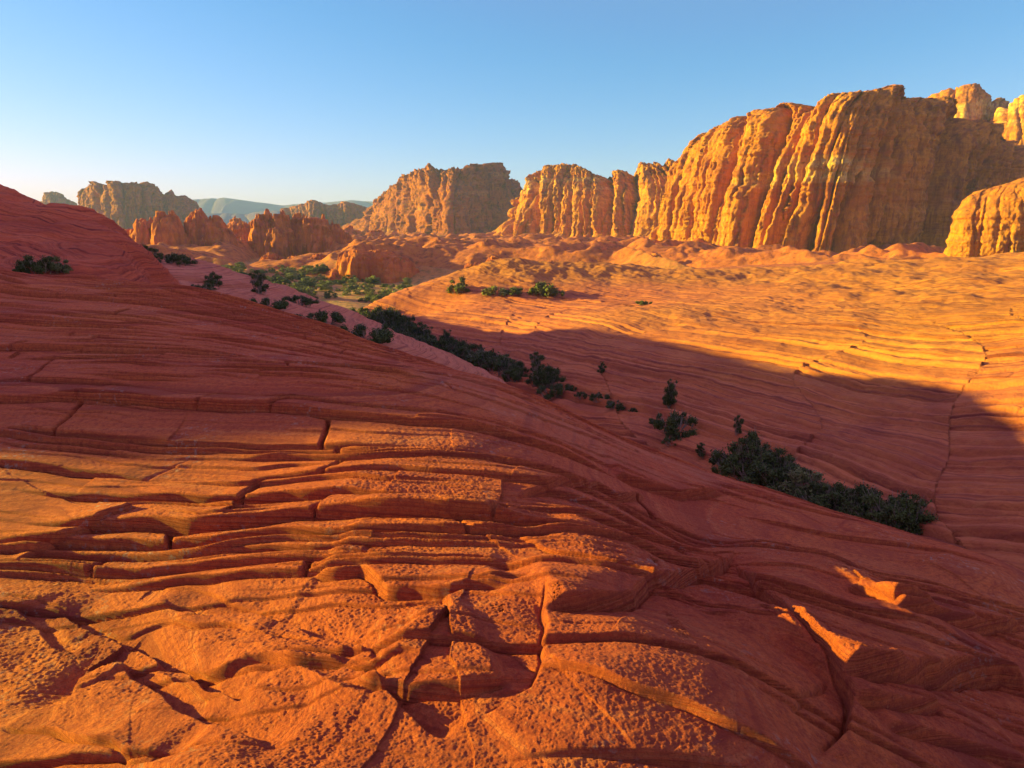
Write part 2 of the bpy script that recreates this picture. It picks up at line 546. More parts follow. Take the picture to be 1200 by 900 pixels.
RAMP = [hit(fg_base, u, v, 3, 20) for u, v in ((470, 420), (560, 455), (640, 492), (720, 528), (800, 552), (850, 574))]
crack_world = []
for pl, dep, w, st in CRACKS:
    crack_world.append(([hit(fg_base, u, v, 1.0, 20) for u, v in pl], dep, w, st))
bump_world = [(hit(fg_base, u, v, 1.0, 20), r, h) for u, v, r, h in BUMPS]


def fg_height(x, y):
    """x, y flat arrays; returns z and a random value per bed"""
    z = fg_base(x, y)
    rr = np.hypot(x, y)
    wx = x + 0.05 * fbm2(x * 0.9, y * 0.9, 3, 31); wy = y + 0.045 * fbm2(x * 0.8, y * 1.2, 3, 37)
    a = np.where(x < 0, 0.13, 0.01) + np.where(x < 0, 0.20, 0.34) * sst(5, 16, y)
    c = wy + a * np.clip(x, -16, 10) + 0.30 * np.clip(x - 0.8, 0, 6) + 0.12 * n2(x * 0.22, y * 0.2, 41)
    # beds
    wl = sst(2.8, 3.9, y + 0.35 * n2(x * 0.7, y * 0.7, 43) + 0.12 * np.clip(-x, -2, 3))
    zt, k, d, L, hk = terrace(c, x, BEDS_A, 51, np.maximum(0.014, 0.0032 * rr), 0.5, 0.5, -0.30, 0.22, sh_amp=0.34, groove=0.9)
    rd, _, rt = seg_dist(x, y, RAMP)
    ramp = sst(0.8, 0.5, rd + 0.12 * n2(x * 2, y * 2, 47)) * sst(0, 0.2, rt) * sst(0, 0.1, 1 - rt)
    right = 1 - 0.40 * sst(0.3, 2.4, x - 0.12 * (y - 4))
    right = right * (1 - 0.6 * ramp)
    far = 1 + 0.25 * sst(8, 12, y)
    notch, blk, jd = joints(x, c, k, d, 1.5, 0.10, 0.016, 5.0)
    blk_h = (hsh(blk, k, 2.2) - 0.5) * 0.035 + (hsh(blk, k, 7.7) - 0.5) * 0.03 * np.clip(d / L, 0, 1)
    blk_h = blk_h * sst(0, 0.06, d) * sst(0, 0.06, L - d) * sst(0.0, 0.03, jd)
    zl = (zt * far + notch * sst(0.0, 0.04, hk) + blk_h) * right
    zb, kb, _, _, _ = terrace(c + 0.05 * n2(x * 1.7, y * 1.7, 57), x, BEDS_B, 53, np.maximum(0.012, 0.0026 * rr), 0.9, 0.7, -0.2, 0.4)
    lam = 0.35 + 0.65 * sst(-0.2, 0.3, n2(x * 0.5, y * 0.5, 58))
    z = z + (0.45 + 0.55 * wl) * zl + (0.35 + 0.65 * wl) * zb * lam * right
    # slabs near the camera
    ws = 1 - wl
    near = rr < 6.5
    xs, ys = x[near], y[near]
    zz = np.zeros(len(xs))
    f1, f2, cid, cx, cy = worley(wx[near] * 0.62 + 0.25 * ys, wy[near] * 1.05 + 3.3, 2.0)
    crack = np.exp(-((f2 - f1) / 0.014) ** 2)
    cell = (cid - 0.5) * 0.045 + 0.035 * (np.cos(cid * 40) * cx + np.sin(cid * 40) * cy)
    zz += ws[near] * 0.25 * cell * sst(0.0, 0.03, f2 - f1)
    # thin broken laminae on the slabs
    c2 = ys * 0.9 + xs * np.where(xs < 0, 0.30, 0.55) + 0.20 * fbm2(xs * 0.8, ys * 0.8, 3, 61)
    zl2, _, _, _, _ = terrace(c2, xs, make_beds(-12, 16, 0.34, (0.014, 0.042), 24), 63, 0.012, 0.8, 0.7, -0.15, 0.25)
    zz += ws[near] * zl2
    # scoured hollows running down to the right in the near left corner
    rx = xs * 0.80 - ys * 0.60; ry = xs * 0.60 + ys * 0.80
    wml = sst(0.3, -0.6, xs) * sst(3.1, 2.3, ys)
    rg = 1 - np.abs(fbm2(rx * 0.55 + 3, ry * 2.1 + 0.35 * n2(rx * 2, ry * 2, 65), 3, 67))
    zz += wml * 0.040 * (np.clip(rg, 0.2, 1) ** 2 - 0.5)
    for pl, dep, w, st in crack_world:
        q = np.array(pl)
        m = (xs > q[:, 0].min() - 1.0) & (xs < q[:, 0].max() + 1.0) & (ys > q[:, 1].min() - 1.0) & (ys < q[:, 1].max() + 1.0)
        if not m.any():
            continue
        xm = xs[m] + 0.030 * fbm2(xs[m] * 3, ys[m] * 3, 2, 71); ym = ys[m] + 0.030 * fbm2(xs[m] * 3, ys[m] * 3, 2, 73)
        dd, sd, tt = seg_dist(xm, ym, pl)
        env = sst(0, 0.12, tt) * sst(0, 0.12, 1 - tt)
        up = sd > 0
        g = -0.55 * dep * env * np.exp(-(dd / (0.42 * w)) ** 2)
        q1 = np.clip(dd / 0.022, 0, 1)
        if st < 0:
            g = env * st * np.where(up, np.clip(dd / 0.025, 0, 1) * np.exp(-(dd / 0.17) ** 2), 0)
            zz[m] += g
            continue
        sg = np.where(up, dd, -dd)
        g += env * st * (-0.35 * np.exp(-np.clip(-sg, 0, None) / 0.15) + sst(-0.010, 0.026, sg) * (0.35 + np.exp(-np.clip(sg, 0, None) / 0.5)))
        zz[m] += g
    for p, r, h in bump_world:
        dd = np.hypot(xs - p[0], ys - p[1])
        zz += h * np.exp(-(dd / r * (1 + 0.28 * n2(np.arctan2(ys - p[1], xs - p[0]) * 1.1, p[0] * 3.3, 75))) ** 4)
    z[near] += zz
    # weathered surface: grain is returned apart so that it can be kept off the steep risers
    rough = 0.42 + 0.70 * sst(-0.6, 0.7, fbm2(x * 0.8, y * 0.8, 4, 81))
    z += (0.012 - 0.006 * wl) * fbm2(x * 2.2, y * 2.6, 2, 83)
    pit = fbm2(x * 26, y * 34, 3, 85, 0.7)
    grain = np.where(rr < 7, 1.0, 1.8) * 0.0040 * (1 - 0.35 * wl) * rough * pit
    nn = rr < 5
    grain[nn] += 0.0030 * rough[nn] * fbm2(x[nn] * 60, y[nn] * 76, 2, 87, 0.8)
    bed = hsh(k, blk * 0.0, 1.1) * 0.7 + 0.3 * hsh(k, blk, 9.1)
    return z, bed * wl + (1 - wl) * 0.4, z + 0.10 * c, ramp, grain


def fg_z(x, y):
    return fg_height(np.asarray(x, float).ravel(), np.asarray(y, float).ravel())[0]


# ------------------------------------------------------------------ the dome behind it on the left
DM = [(0, 217, 40), (50, 239, 40), (100, 263, 37), (150, 274, 36), (168, 291, 32), (182, 335, 29),
      (0, 300, 25), (60, 302, 25), (130, 312, 25), (0, 260, 31), (80, 285, 29), (0, 325, 21), (100, 332, 22), (150, 335, 24), (200, 372, 28), (190, 352, 30), (178, 325, 36), (150, 300, 42)]
dm_pts = [P(*p) for p in DM] + [(-27, 21, 1.6), (-34, 30, 3.0), (-44, 32, 3.6), (-50, 22, 1.4), (-60, 45, 7.0), (-48, 46, 5.0), (-36, 48, 2.7), (-28, 46, -1.5), (-20, 41, -4.5), (-14.0, 28.5, -5.2), (-13.5, 32, -6.2), (-16.5, 37, -5.2),
          (-10.5, 27, -7.0), (-9, 23, -7), (-30, 60, -8), (-50, 72, 2.2), (-68, 76, 4.5), (-30, 17, -1.8), (-20, 18, -2.2), (-45, 14, -0.5)]  # unseen ground at far left raised to cast shade across the gully
dm_base = Surf(dm_pts, 2e-4, 10.0)
BEDS_D = make_beds(-40, 60, 0.36, (0.05, 0.15), 31)
BEDS_D2 = make_beds(-40, 60, 0.12, (0.015, 0.04), 32)


def dm_height(x, y):
    b = dm_base(x, y)
    c = b * 2.2 + 0.35 * x + 0.12 * y + 0.5 * n2(x * 0.12, y * 0.12, 91)
    zt, k, d, L, hk = terrace(c, x, BEDS_D, 93, 0.12, 0.2, 0.15)
    notch, blk, jd = joints(y, c, k, d, 3.5, 0.12, 0.05, 15.0, 0.5)
    zb = terrace(c, x, BEDS_D2, 94, 0.05, 0.3, 0.3)[0]
    z = b + zt + 0.6 * notch * sst(0, 0.03, hk) + zb + 0.11 * fbm2(x * 0.7, y * 0.7, 4, 95) + 0.012 * fbm2(x * 4, y * 4, 2, 97)
    return z, hsh(k, 0, 3.1), 0.45 * c


def dm_z(x, y):
    return dm_height(np.asarray(x, float).ravel(), np.asarray(y, float).ravel())[0]


# ------------------------------------------------------------------ low slabs between the dome and the gully
MS = [(165, 300, 72), (200, 314, 60), (235, 340, 50), (300, 350, 48), (240, 318, 90), (300, 332, 80), (350, 353, 62), (400, 374, 52), (450, 389, 46), (480, 400, 43), (540, 425, 38),
      (205, 330, 42), (260, 350, 40), (330, 372, 38), (420, 395, 36), (340, 345, 78), (400, 362, 66)]
ms_pts = [P(*p) for p in MS] + [(-20, 34, -3.6), (-8, 26, -6.5), (-40, 70, -5), (-45, 90, -8), (-38, 110, -13), (-20, 95, -15), (-8, 75, -14), (-2, 58, -13), (2, 45, -12), (3, 34, -11)]
ms_base = Surf(ms_pts, 1e-2, 20.0)
BEDS_M = make_beds(-80, 120, 1.1, (0.10, 0.28), 41)
BEDS_M2 = make_beds(-80, 120, 0.35, (0.02, 0.07), 42)


def ms_height(x, y):
    b = ms_base(x, y)
    c = b * 1.6 + 0.22 * y + 0.1 * x + 0.9 * n2(x * 0.05, y * 0.05, 101)
    zt, k, d, L, hk = terrace(c, x, BEDS_M, 103, 0.22, 0.12, 0.08)
    notch, blk, jd = joints(x, c, k, d, 6.0, 0.3, 0.12, 25.0, 0.8)
    zb = terrace(c, x, BEDS_M2, 104, 0.1, 0.2, 0.2)[0]
    z = b + zt + notch * sst(0, 0.1, hk) + zb + 0.25 * fbm2(x * 0.25, y * 0.25, 3, 105) + 0.04 * fbm2(x * 1.6, y * 1.6, 3, 107)
    return z, hsh(k, 0, 3.3), z + 0.3 * c


def ms_z(x, y):
    return ms_height(np.asarray(x, float).ravel(), np.asarray(y, float).ravel())[0]


# ------------------------------------------------------------------ slope across the gully, with the plateau above it
OP = [(1200, 672, 13), (1100, 628, 16), (1000, 602, 19), (900, 556, 24), (800, 508, 31), (700, 458, 42), (600, 431, 54), (500, 406, 72), (450, 378, 86), (418, 364, 102),
      (1200, 560, 18), (1100, 540, 21.5), (1000, 500, 28), (900, 470, 34), (800, 440, 41), (700, 415, 50),
      (1200, 460, 24.5), (1100, 425, 33), (1000, 400, 42), (900, 385, 50), (760, 375, 58), (640, 385, 63), (520, 375, 80),
      (1200, 400, 33), (1200, 350, 50), (1200, 303, 95), (1100, 350, 57), (1100, 303, 110), (1000, 358, 60), (1000, 312, 130), (860, 352, 76), (860, 321, 150), (760, 352, 86), (760, 323, 150),
      (650, 352, 92), (650, 325, 140), (540, 318, 120), (560, 346, 97), (470, 341, 106), (440, 353, 103)]
op_pts = [P(*p) for p in OP] + [(-28, 112, -19), (-22, 130, -20), (0, 170, -16), (40, 200, -13), (100, 200, -10), (60, 260, -17), (140, 240, -16), (160, 130, -4), (150, 80, -2), (90, 40, -1), (60, 22, -2.5), (40, 10, -5),
          (8, 10, -11), (3, 26, -14), (-8, 60, -16), (-18, 90, -18)]
op_base = Surf(op_pts, 1e-2, 25.0)
BEDS_O = make_beds(-160, 300, 0.24, (0.09, 0.24), 51, 0.6)
BEDS_O2 = make_beds(-160, 300, 0.10, (0.02, 0.06), 52)


def op_height(x, y):
    b = op_base(x, y)
    rr = np.hypot(x, y)
    # sets of cross-beds, each dipping its own way, cut by curving bounding planes
    g = fbm2(x * 0.035 + 5, y * 0.028, 2, 111)
    s = np.floor(b * 0.42 + g * 1.5 + 0.035 * x)
    an = 0.80 + (hsh(s, 1.0, 5.5) - 0.5) * 1.15
    # every set is a stack of sweeping beds: a gently curved plane of its own direction
    c = 0.30 * (np.cos(an) * x + np.sin(an) * y) + 0.55 * b + 0.0016 * (hsh(s, 2.0, 5.5) - 0.3) * (x - 20) ** 2 + 0.16 * n2(x * 0.06, y * 0.05, 113) + 4 * hsh(s, 4, 1)
    c = c * 1.45
    zt, k, d, L, hk = terrace(c, x, BEDS_O, 115, np.maximum(0.035, 0.0038 * rr), 0.10, 0.06, -0.55, 0.15, groove=0.7)
    notch, blk, jd = joints(x * 0.8 - y * 0.6, c, k, d, 3.2, 0.10, 0.08, 35.0, 0.4)
    zb = terrace(c, x, BEDS_O2, 116, np.maximum(0.02, 0.0032 * rr), 0.2, 0.12, -0.4, 0.2)[0]
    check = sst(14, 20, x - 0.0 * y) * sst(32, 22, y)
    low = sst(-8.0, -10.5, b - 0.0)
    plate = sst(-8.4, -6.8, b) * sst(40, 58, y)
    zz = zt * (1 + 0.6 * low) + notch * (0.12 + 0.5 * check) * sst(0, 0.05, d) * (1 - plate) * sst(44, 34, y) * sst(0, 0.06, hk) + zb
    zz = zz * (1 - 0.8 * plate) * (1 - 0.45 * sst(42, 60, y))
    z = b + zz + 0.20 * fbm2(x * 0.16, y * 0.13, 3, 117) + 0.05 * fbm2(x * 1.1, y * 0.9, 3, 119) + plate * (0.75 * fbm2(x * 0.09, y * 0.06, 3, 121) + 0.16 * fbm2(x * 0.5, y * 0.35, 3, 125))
    return z, hsh(k, 0, 3.7), 0.42 * c, sst(-9.5, -6.3, b + 0.8 * n2(x * 0.05, y * 0.05, 123)) * sst(25, 40, y + 3 * n2(x * 0.06, y * 0.06, 127))  # last value: mask of the painted sunlit yellow, kept off the shaded slope


def op_z(x, y):
    return op_height(np.asarray(x, float).ravel(), np.asarray(y, float).ravel())[0]


def valley_z(x, y):
    x = np.asarray(x, float).ravel(); y = np.asarray(y, float).ravel()
    r = np.hypot(x, y)
    far = sst(215, 340, r) * sst(1500, 900, r)
    kn = 1 - np.abs(fbm2(x * 0.0105 + 3, y * 0.0105, 2, 135))
    rock = np.clip(kn - 0.62, 0, 1) / 0.38
    bl = fbm2(x * 0.05, y * 0.05, 4, 137, 0.55)
    z = -20.0 + 1.6 * fbm2(x * 0.012, y * 0.012, 3, 131) + 0.5 * fbm2(x * 0.08, y * 0.08, 2, 133) - 6 * sst(70, 20, r)
    return z + far * (10.0 * rock ** 0.75 + 2.6 * np.clip(bl + 0.2, 0, 1) ** 0.7 * (0.3 + rock))


def build_ground():
    def do(name, fn, az, r, mat, label):
        X, Y = polar(az, r)
        z, bed, lam, *more = fn(X.ravel(), Y.ravel())
        at = {'bed': bed, 'lam': lam}
        if more:
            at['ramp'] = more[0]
        if len(more) > 1:
            Zg = z.reshape(X.shape)
            rg = np.hypot(X, Y)
            dzr = np.gradient(Zg, axis=0) / np.gradient(rg, axis=0)
            dza = np.gradient(Zg, axis=1) / (np.gradient(np.arctan2(X, Y), axis=1) * rg)
            st = np.hypot(dzr, dza)
            keep = 1 - 0.8 * sst(0.35, 1.1, st)
            z = z + (more[1].reshape(X.shape) * keep).ravel()
        o = sheet(name, X, Y, z.reshape(X.shape), mat, at)
        return tag(o, label, kind='structure')
    az = azimuths(-42, 42, 0.00150, -150, 110, 0.010)
    az = np.unique(np.concatenate([az, np.arange(R(-78), R(-42), 0.003), np.arange(R(42), R(64), 0.003)]).round(5))
    r = np.concatenate([np.geomspace(0.25, 1.25, 60)[:-1], np.geomspace(1.25, 26, 1900)])
    do('slickrock_ground', fg_height, az, r, M_FG, 'red slickrock hillside of thin ledges with patches of low sunlight')
    do('sandstone_dome_hill', dm_height, azimuths(-44, -20, 0.0011, -120, -15, 0.008), np.geomspace(16, 90, 560), M_DOME, 'dark red shaded sandstone dome rising at the edge of the ledges')
    do('sandstone_slab_terrain', ms_height, azimuths(-32, 3, 0.0013), np.geomspace(24, 130, 520), M_MIDS, 'pinkish sandstone slabs stepping down past the dome to the gully')
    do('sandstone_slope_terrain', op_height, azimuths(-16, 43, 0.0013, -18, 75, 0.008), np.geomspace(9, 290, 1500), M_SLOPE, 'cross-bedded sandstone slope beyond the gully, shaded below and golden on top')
    az = np.concatenate([np.linspace(-np.pi, R(-42), 200), np.arange(R(-42), R(42), 0.0022)[1:], np.linspace(R(42), np.pi, 200)])
    r = np.concatenate([[0.01], np.geomspace(8, 200, 120)[:-1], np.geomspace(200, 1200, 420)[:-1], np.geomspace(1200, 5200, 60)])
    X, Y = polar(az, r)
    z = valley_z(X, Y).reshape(X.shape)
    o = sheet('valley_ground', X, Y, z, M_SOIL, {'bed': sst(215, 330, np.hypot(X, Y)).ravel() * sst(-20.5, -18.0, z).ravel()})
    tag(o, 'desert valley floor dotted with brush below the red outcrops', kind='structure')


# ------------------------------------------------------------------ cliffs and ridges: a wall swept along a path, rounded over its top and down its back
def ridge(name, ctrl, zb, setb, n_exp, amps, mat, label, cat=None, kind='structure', lean=0.0, ncol=None, nrow=150, seed=0, vfreq=0.10,
          skyline=0.03, talus=0.12, ledge=0.0, cap=0.35, knob=0.0):
    """ctrl: (u, v of the skyline, Y of the base); amps: (wavelength, depth) of the buttresses"""
    ct = np.array(ctrl, float)
    base = []
    for u, v, Y in ct:
        d = ray(u, v); base.append((d[0] / d[1] * Y, Y))
    base = np.array(base)
    seg = np.hypot(*np.diff(base, axis=0).T); s = np.concatenate([[0], np.cumsum(seg)])
    pxw = abs(ct[-1, 0] - ct[0, 0])
    if ncol is None:
        ncol = int(max(120, pxw * 1.25))
    S = np.linspace(0, s[-1], ncol)
    bx = np.interp(S, s, base[:, 0]); by = np.interp(S, s, base[:, 1])
    ker = np.hanning(max(5, ncol // 14)); ker /= ker.sum()
    pad = len(ker)
    sm = lambda a: np.convolve(np.pad(a, pad, mode='reflect', reflect_type='odd'), ker, 'same')[pad:-pad]
    bx, by = sm(bx), sm(by)
    tx, ty = np.gradient(bx), np.gradient(by)
    tl = np.hypot(tx, ty); nx, ny = ty / tl, -tx / tl
    nx, ny = sm(nx), sm(ny)
    mid = np.array([bx.mean(), by.mean()]); mid /= np.hypot(*mid)
    gx = np.full(ncol, -mid[0]); gy = np.full(ncol, -mid[1])
    vt = np.interp(S, s, ct[:, 1]); uu = np.interp(S, s, ct[:, 0])
    kb = -(vt - 450) / F
    slope = (-SP + kb * CP) / (CP + kb * SP)
    H = slope * (by - gy * setb * 0.8) - zb
    H = np.maximum(H, 1.0)
    nf = nrow; nb = nrow // 4
    q = np.concatenate([np.linspace(0, 1, nf), 1 + np.linspace(0, 1, nb + 1)[1:]])
    ph = np.clip(q, 0, 1) * np.pi / 2
    zf = np.sin(ph) ** (2 / n_exp); sf = 1 - np.cos(ph) ** (2 / n_exp)
    back = np.clip(q - 1, 0, 1)
    zf = zf * (1 - back ** 1.6 * 1.02)
    sbf = sf + back * (1.2 + 0.6)
    Q, SS = np.meshgrid(q, S, indexing='ij')
    Hc = H[None, :]
    Z = zb + Hc * zf[:, None]
    set_ = setb * sbf[:, None] * np.ones_like(Hc)
    X = bx[None, :] - gx[None, :] * set_
    Y = by[None, :] - gy[None, :] * set_
    # buttresses
    hfrac = zf[:, None]
    lx = SS - lean * (1 - 0.75 * sst(0.35, 0.65, SS / S[-1])) * (Z - zb)
    hz = Z - zb
    wob = 0.35 * fbm2(SS * 0.02, hz * 0.02, 2, seed + 1)
    off = np.zeros_like(X)
    base_off = 0
    crest = np.zeros_like(X)
    na = sum(a for _, a in amps)
    for i, (wl, am) in enumerate(amps):
        am = am * (0.35 + 1.15 * sst(-0.35, 0.4, n2(SS / (wl * 2.7), hz / (wl * 3.5), seed + 71 + i)))
        if i < 4:
            # irregular joints cut the wall into fins with flat broken fronts and sharp clefts between them
            qv = lx / wl + 0.14 * n2(hz / (wl * 1.6), SS / (wl * 3), seed + 11 + i) + 0.9 * n2(lx / (wl * 3.1), set_ / wl * 0.3, seed + 13 + i) + 0.05 * n2(hz / (wl * 0.35), lx / (wl * 0.5), seed + 15 + i)
            fi = np.floor(qv)

            def bnd(kk):
                return kk + 0.8 * (hsh(kk, 3.0 + i, seed) - 0.5)
            fi = np.where(qv < bnd(fi), fi - 1, fi); fi = np.where(qv >= bnd(fi + 1), fi + 1, fi)
            e0, e1 = bnd(fi), bnd(fi + 1)
            tq = np.clip((qv - e0) / (e1 - e0), 0, 1)
            cleft = np.where(tq < 0.5, hsh(fi, 7.0, seed + i), hsh(fi + 1, 7.0, seed + i)) ** 1.5
            prof = (4 * tq * (1 - tq)) ** 0.42
            # fronts break back at their own heights
            hb = wl * (0.9 + 1.6 * hsh(fi, 5.0, seed + i))
            kb_ = hz / hb + hsh(fi, 9.0, seed) * 5 + 0.12 * n2(lx / (wl * 0.4), hz / wl, seed + 17)
            jb = np.floor(kb_); fr = kb_ - jb
            st0, st1 = hsh(fi, jb, seed + 3.3), hsh(fi, jb + 1, seed + 3.3)
            stp = st0 + (st1 - st0) * sst(0.86, 1.0, fr)
            o_ = am * (0.75 * (hsh(fi, 2.0, seed + i) - 0.5) + (0.5 + 3.0 * cleft) * (prof - 0.85) + 0.40 * (stp - 0.5) + (0.30 if i == 0 else 0.1) * (tq - 0.5))
            off += o_
            crest += am * (0.9 * (hsh(fi, 2.0, seed + i) - 0.5) + 0.8 * (prof - 0.8))
        else:
            v = n2(lx / wl + wob, hz / wl * vfreq * 3 + set_ / wl * 0.35, seed + 3 * i)
            off += am * (np.abs(v) - 0.3)
            crest += am * 0.5 * (np.abs(v) - 0.3)
    off *= np.where(back[:, None] > 0, 1 - back[:, None], 1.0)
    # horizontal ledges
    if ledge:
        lv = n2(hz / (ledge * 4.0) + 0.25 * n2(SS * 0.03, hz * 0.01, seed + 31), SS * 0.006, seed + 33) + 0.5 * n2(hz / (ledge * 1.5), SS * 0.02, seed + 35)
        off += ledge * lv * (hfrac > 0.02)
    if knob:
        off += knob * fbm3(X / (knob * 5), Y / (knob * 5), Z / (knob * 5), 4, seed + 41, 0.55)
    # talus apron at the foot
    ta = np.clip(1 - hfrac / max(talus, 1e-3), 0, 1) ** 1.5 * (np.clip(q, 0, 1) < 0.999)[:, None]
    off = off * (1 - 0.6 * ta) + ta * setb * 0.45 * (0.6 + 0.5 * n2(SS * 0.03, 0.3, seed + 51))
    X = X + nx[None, :] * off; Y = Y + ny[None, :] * off
    topw = sst(1 - cap, 1.0, hfrac) * np.where(back[:, None] > 0, 1 - back[:, None], 1)
    Z = Z + topw * skyline * Hc * np.clip(crest / (na * 0.30 + 1e-6), -1.5, 1.2) * 1.0
    Z = Z + topw * skyline * 0.5 * Hc * fbm2(SS / (amps[-1][0] * 1.5), 0.7 + set_ / amps[-1][0], 3, seed + 61)
    endp = sst(0, 0.012, S / s[-1]) * sst(0, 0.012, 1 - S / s[-1])
    Z = zb - 3 + (Z - zb + 3) * endp[None, :]
    v = np.stack([X, Y, Z], -1).reshape(-1, 3)
    # back edge of the sweep drops to the ground, so the mass is closed from behind
    o = mesh_from(name, v, grid_faces(len(q), ncol, flip=False), mat, {'bed': hsh(np.floor(v[:, 2] / 4), 0, 1)})
    tag(o, label, cat, kind=kind)
    return o


def build_cliffs():
    ridge('sandstone_cliff', [(730, 300, 505), (742, 268, 497), (765, 213, 483), (790, 168, 466), (803, 156, 458), (830, 146, 443), (850, 134, 426), (880, 130, 413), (905, 121, 402), (940, 122, 388),
                              (962, 112, 378), (985, 108, 368), (1005, 106, 366), (1040, 99, 382), (1068, 111, 398), (1110, 118, 424), (1140, 144, 440), (1200, 170, 475), (1280, 170, 520), (1380, 180, 600)],
          -19, 38, 2.5, [(52, 13), (19, 8.0), (8, 3.0), (3.2, 1.0), (1.7, 0.5)], M_CLIFF,
          'tall golden cliff with fluted buttresses, lit on one side and purple in shade on the other', lean=0.20, nrow=330, ncol=1000, seed=201, skyline=0.014, talus=0.10, ledge=1.3, knob=1.0)
    ridge('sandstone_cliff', [(548, 304, 800), (560, 290, 780), (578, 268, 760), (600, 232, 735), (612, 214, 725), (630, 196, 712), (655, 189, 695), (680, 194, 678), (700, 203, 662), (720, 207, 648), (740, 200, 636), (757, 188, 625), (775, 187, 612), (800, 190, 600), (860, 200, 590)],
          -20, 70, 1.75, [(56, 14), (24, 8), (11, 3.8), (5, 1.5), (2.4, .7)], M_CLIFF,
          'brown and gold cliff with a pointed top between the broad mesa and the tall fluted cliff', lean=0.24, nrow=260, ncol=480, seed=231, skyline=0.06, talus=0.2, ledge=1.2, knob=2.0)
    ridge('sandstone_mesa', [(385, 282, 1180), (400, 262, 1130), (418, 254, 1090), (432, 238, 1060), (460, 214, 1000), (480, 203, 960), (500, 193, 915), (515, 195, 885), (528, 197, 868), (545, 194, 880), (560, 191, 910), (575, 196, 950), (590, 206, 990), (603, 208, 1020), (625, 225, 1080), (660, 250, 1160)],
          -20, 100, 1.3, [(80, 16), (34, 10), (16, 5.0), (8, 2.2), (3.5, 1.2)], M_MESA,
          'broad brown mesa with a jagged top, its right half in blue shade', lean=0.1, nrow=240, ncol=420, seed=251, skyline=0.075, talus=0.15, ledge=2.0, knob=5, cap=0.45)
    ridge('sandstone_butte', [(88, 262, 1420), (96, 243, 1380), (103, 227, 1345), (114, 217, 1300), (138, 215, 1260), (165, 217, 1290), (186, 220, 1320), (194, 229, 1335), (201, 223, 1345), (208, 231, 1355), (218, 230, 1370), (230, 238, 1390), (238, 246, 1400), (252, 262, 1420), (262, 280, 1440)],
          -20, 70, 2.0, [(80, 18), (34, 9), (14, 4), (7, 2)], M_MESA,
          'squat brown butte with a flat knobbly top standing behind the dark red dome', nrow=170, ncol=300, seed=271, skyline=0.05, talus=0.2, ledge=2.5, knob=4.0)
    ridge('rock_ridge', [(318, 262, 1500), (332, 245, 1470), (352, 239, 1450), (372, 236, 1430), (385, 240, 1430), (402, 236, 1420), (425, 242, 1430), (445, 250, 1450)],
          -20, 60, 2.2, [(60, 14), (26, 7), (12, 3)], M_MESA,
          'low ridge with knobbly blue-brown tops behind the knobbly red outcrop', nrow=110, ncol=220, seed=281, skyline=0.06, ledge=2, knob=4.0)
    ridge('rock_ridge', [(30, 240, 1900), (52, 232, 1860), (62, 228, 1850), (74, 230, 1860), (86, 240, 1880), (100, 252, 1920)],
          -20, 80, 1.7, [(80, 18), (30, 8), (12, 3)], M_MESA,
          'small grey-brown peak just showing over the dark red dome', nrow=90, ncol=160, seed=285, skyline=0.06, knob=4.0)
    # peaks and the near knob at the end of the tall cliff
    ridge('rock_peak', [(1070, 150, 640), (1088, 118, 620), (1100, 106, 605), (1118, 101, 595), (1138, 99, 590), (1152, 105, 595), (1162, 118, 605), (1172, 118, 610), (1185, 122, 620), (1210, 150, 640)],
          -19, 50, 1.8, [(40, 5), (16, 3), (7, 1.6)], M_CLIFF,
          'rough brown peak rising behind the end of the tall cliff', nrow=160, ncol=260, seed=291, skyline=0.02, knob=1.6)
    ridge('rock_peak', [(1150, 160, 600), (1163, 130, 580), (1175, 116, 565), (1190, 110, 555), (1210, 108, 550), (1260, 112, 560), (1330, 130, 600)],
          -19, 50, 2.0, [(40, 4), (16, 1.6), (7, 0.8)], M_CLIFF,
          'smooth golden rounded peak at the edge behind the tall cliff', nrow=140, ncol=240, seed=295, skyline=0.02, knob=1.0)
    ridge('rounded_rock_hill', [(1100, 330, 268), (1108, 300, 264), (1113, 262, 260), (1120, 240, 257), (1135, 225, 253), (1160, 218, 249), (1185, 211, 246), (1205, 205, 244), (1260, 200, 243), (1330, 205, 250)],
          -14, 26, 2.6, [(30, 2.0), (12, 0.8), (5, 0.35), (2.4, 0.2)], M_CLIFF,
          'smooth bright golden rock hill in front of the shaded cliff', nrow=200, ncol=380, seed=301, skyline=0.02, ledge=0.9, knob=0.8)
    # far hills in the haze
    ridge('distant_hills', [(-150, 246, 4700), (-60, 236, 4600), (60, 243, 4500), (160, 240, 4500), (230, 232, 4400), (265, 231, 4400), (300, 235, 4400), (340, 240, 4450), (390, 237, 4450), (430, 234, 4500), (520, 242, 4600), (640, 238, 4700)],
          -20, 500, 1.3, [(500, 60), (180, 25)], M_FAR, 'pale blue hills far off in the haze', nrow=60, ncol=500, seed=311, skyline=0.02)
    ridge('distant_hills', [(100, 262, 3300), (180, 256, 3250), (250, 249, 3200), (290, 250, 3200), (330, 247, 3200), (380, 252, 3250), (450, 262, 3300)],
          -20, 300, 1.3, [(300, 40), (120, 18)], M_FAR, 'lower hazy blue-grey hills in front of the palest ones', nrow=60, ncol=400, seed=315, skyline=0.02)


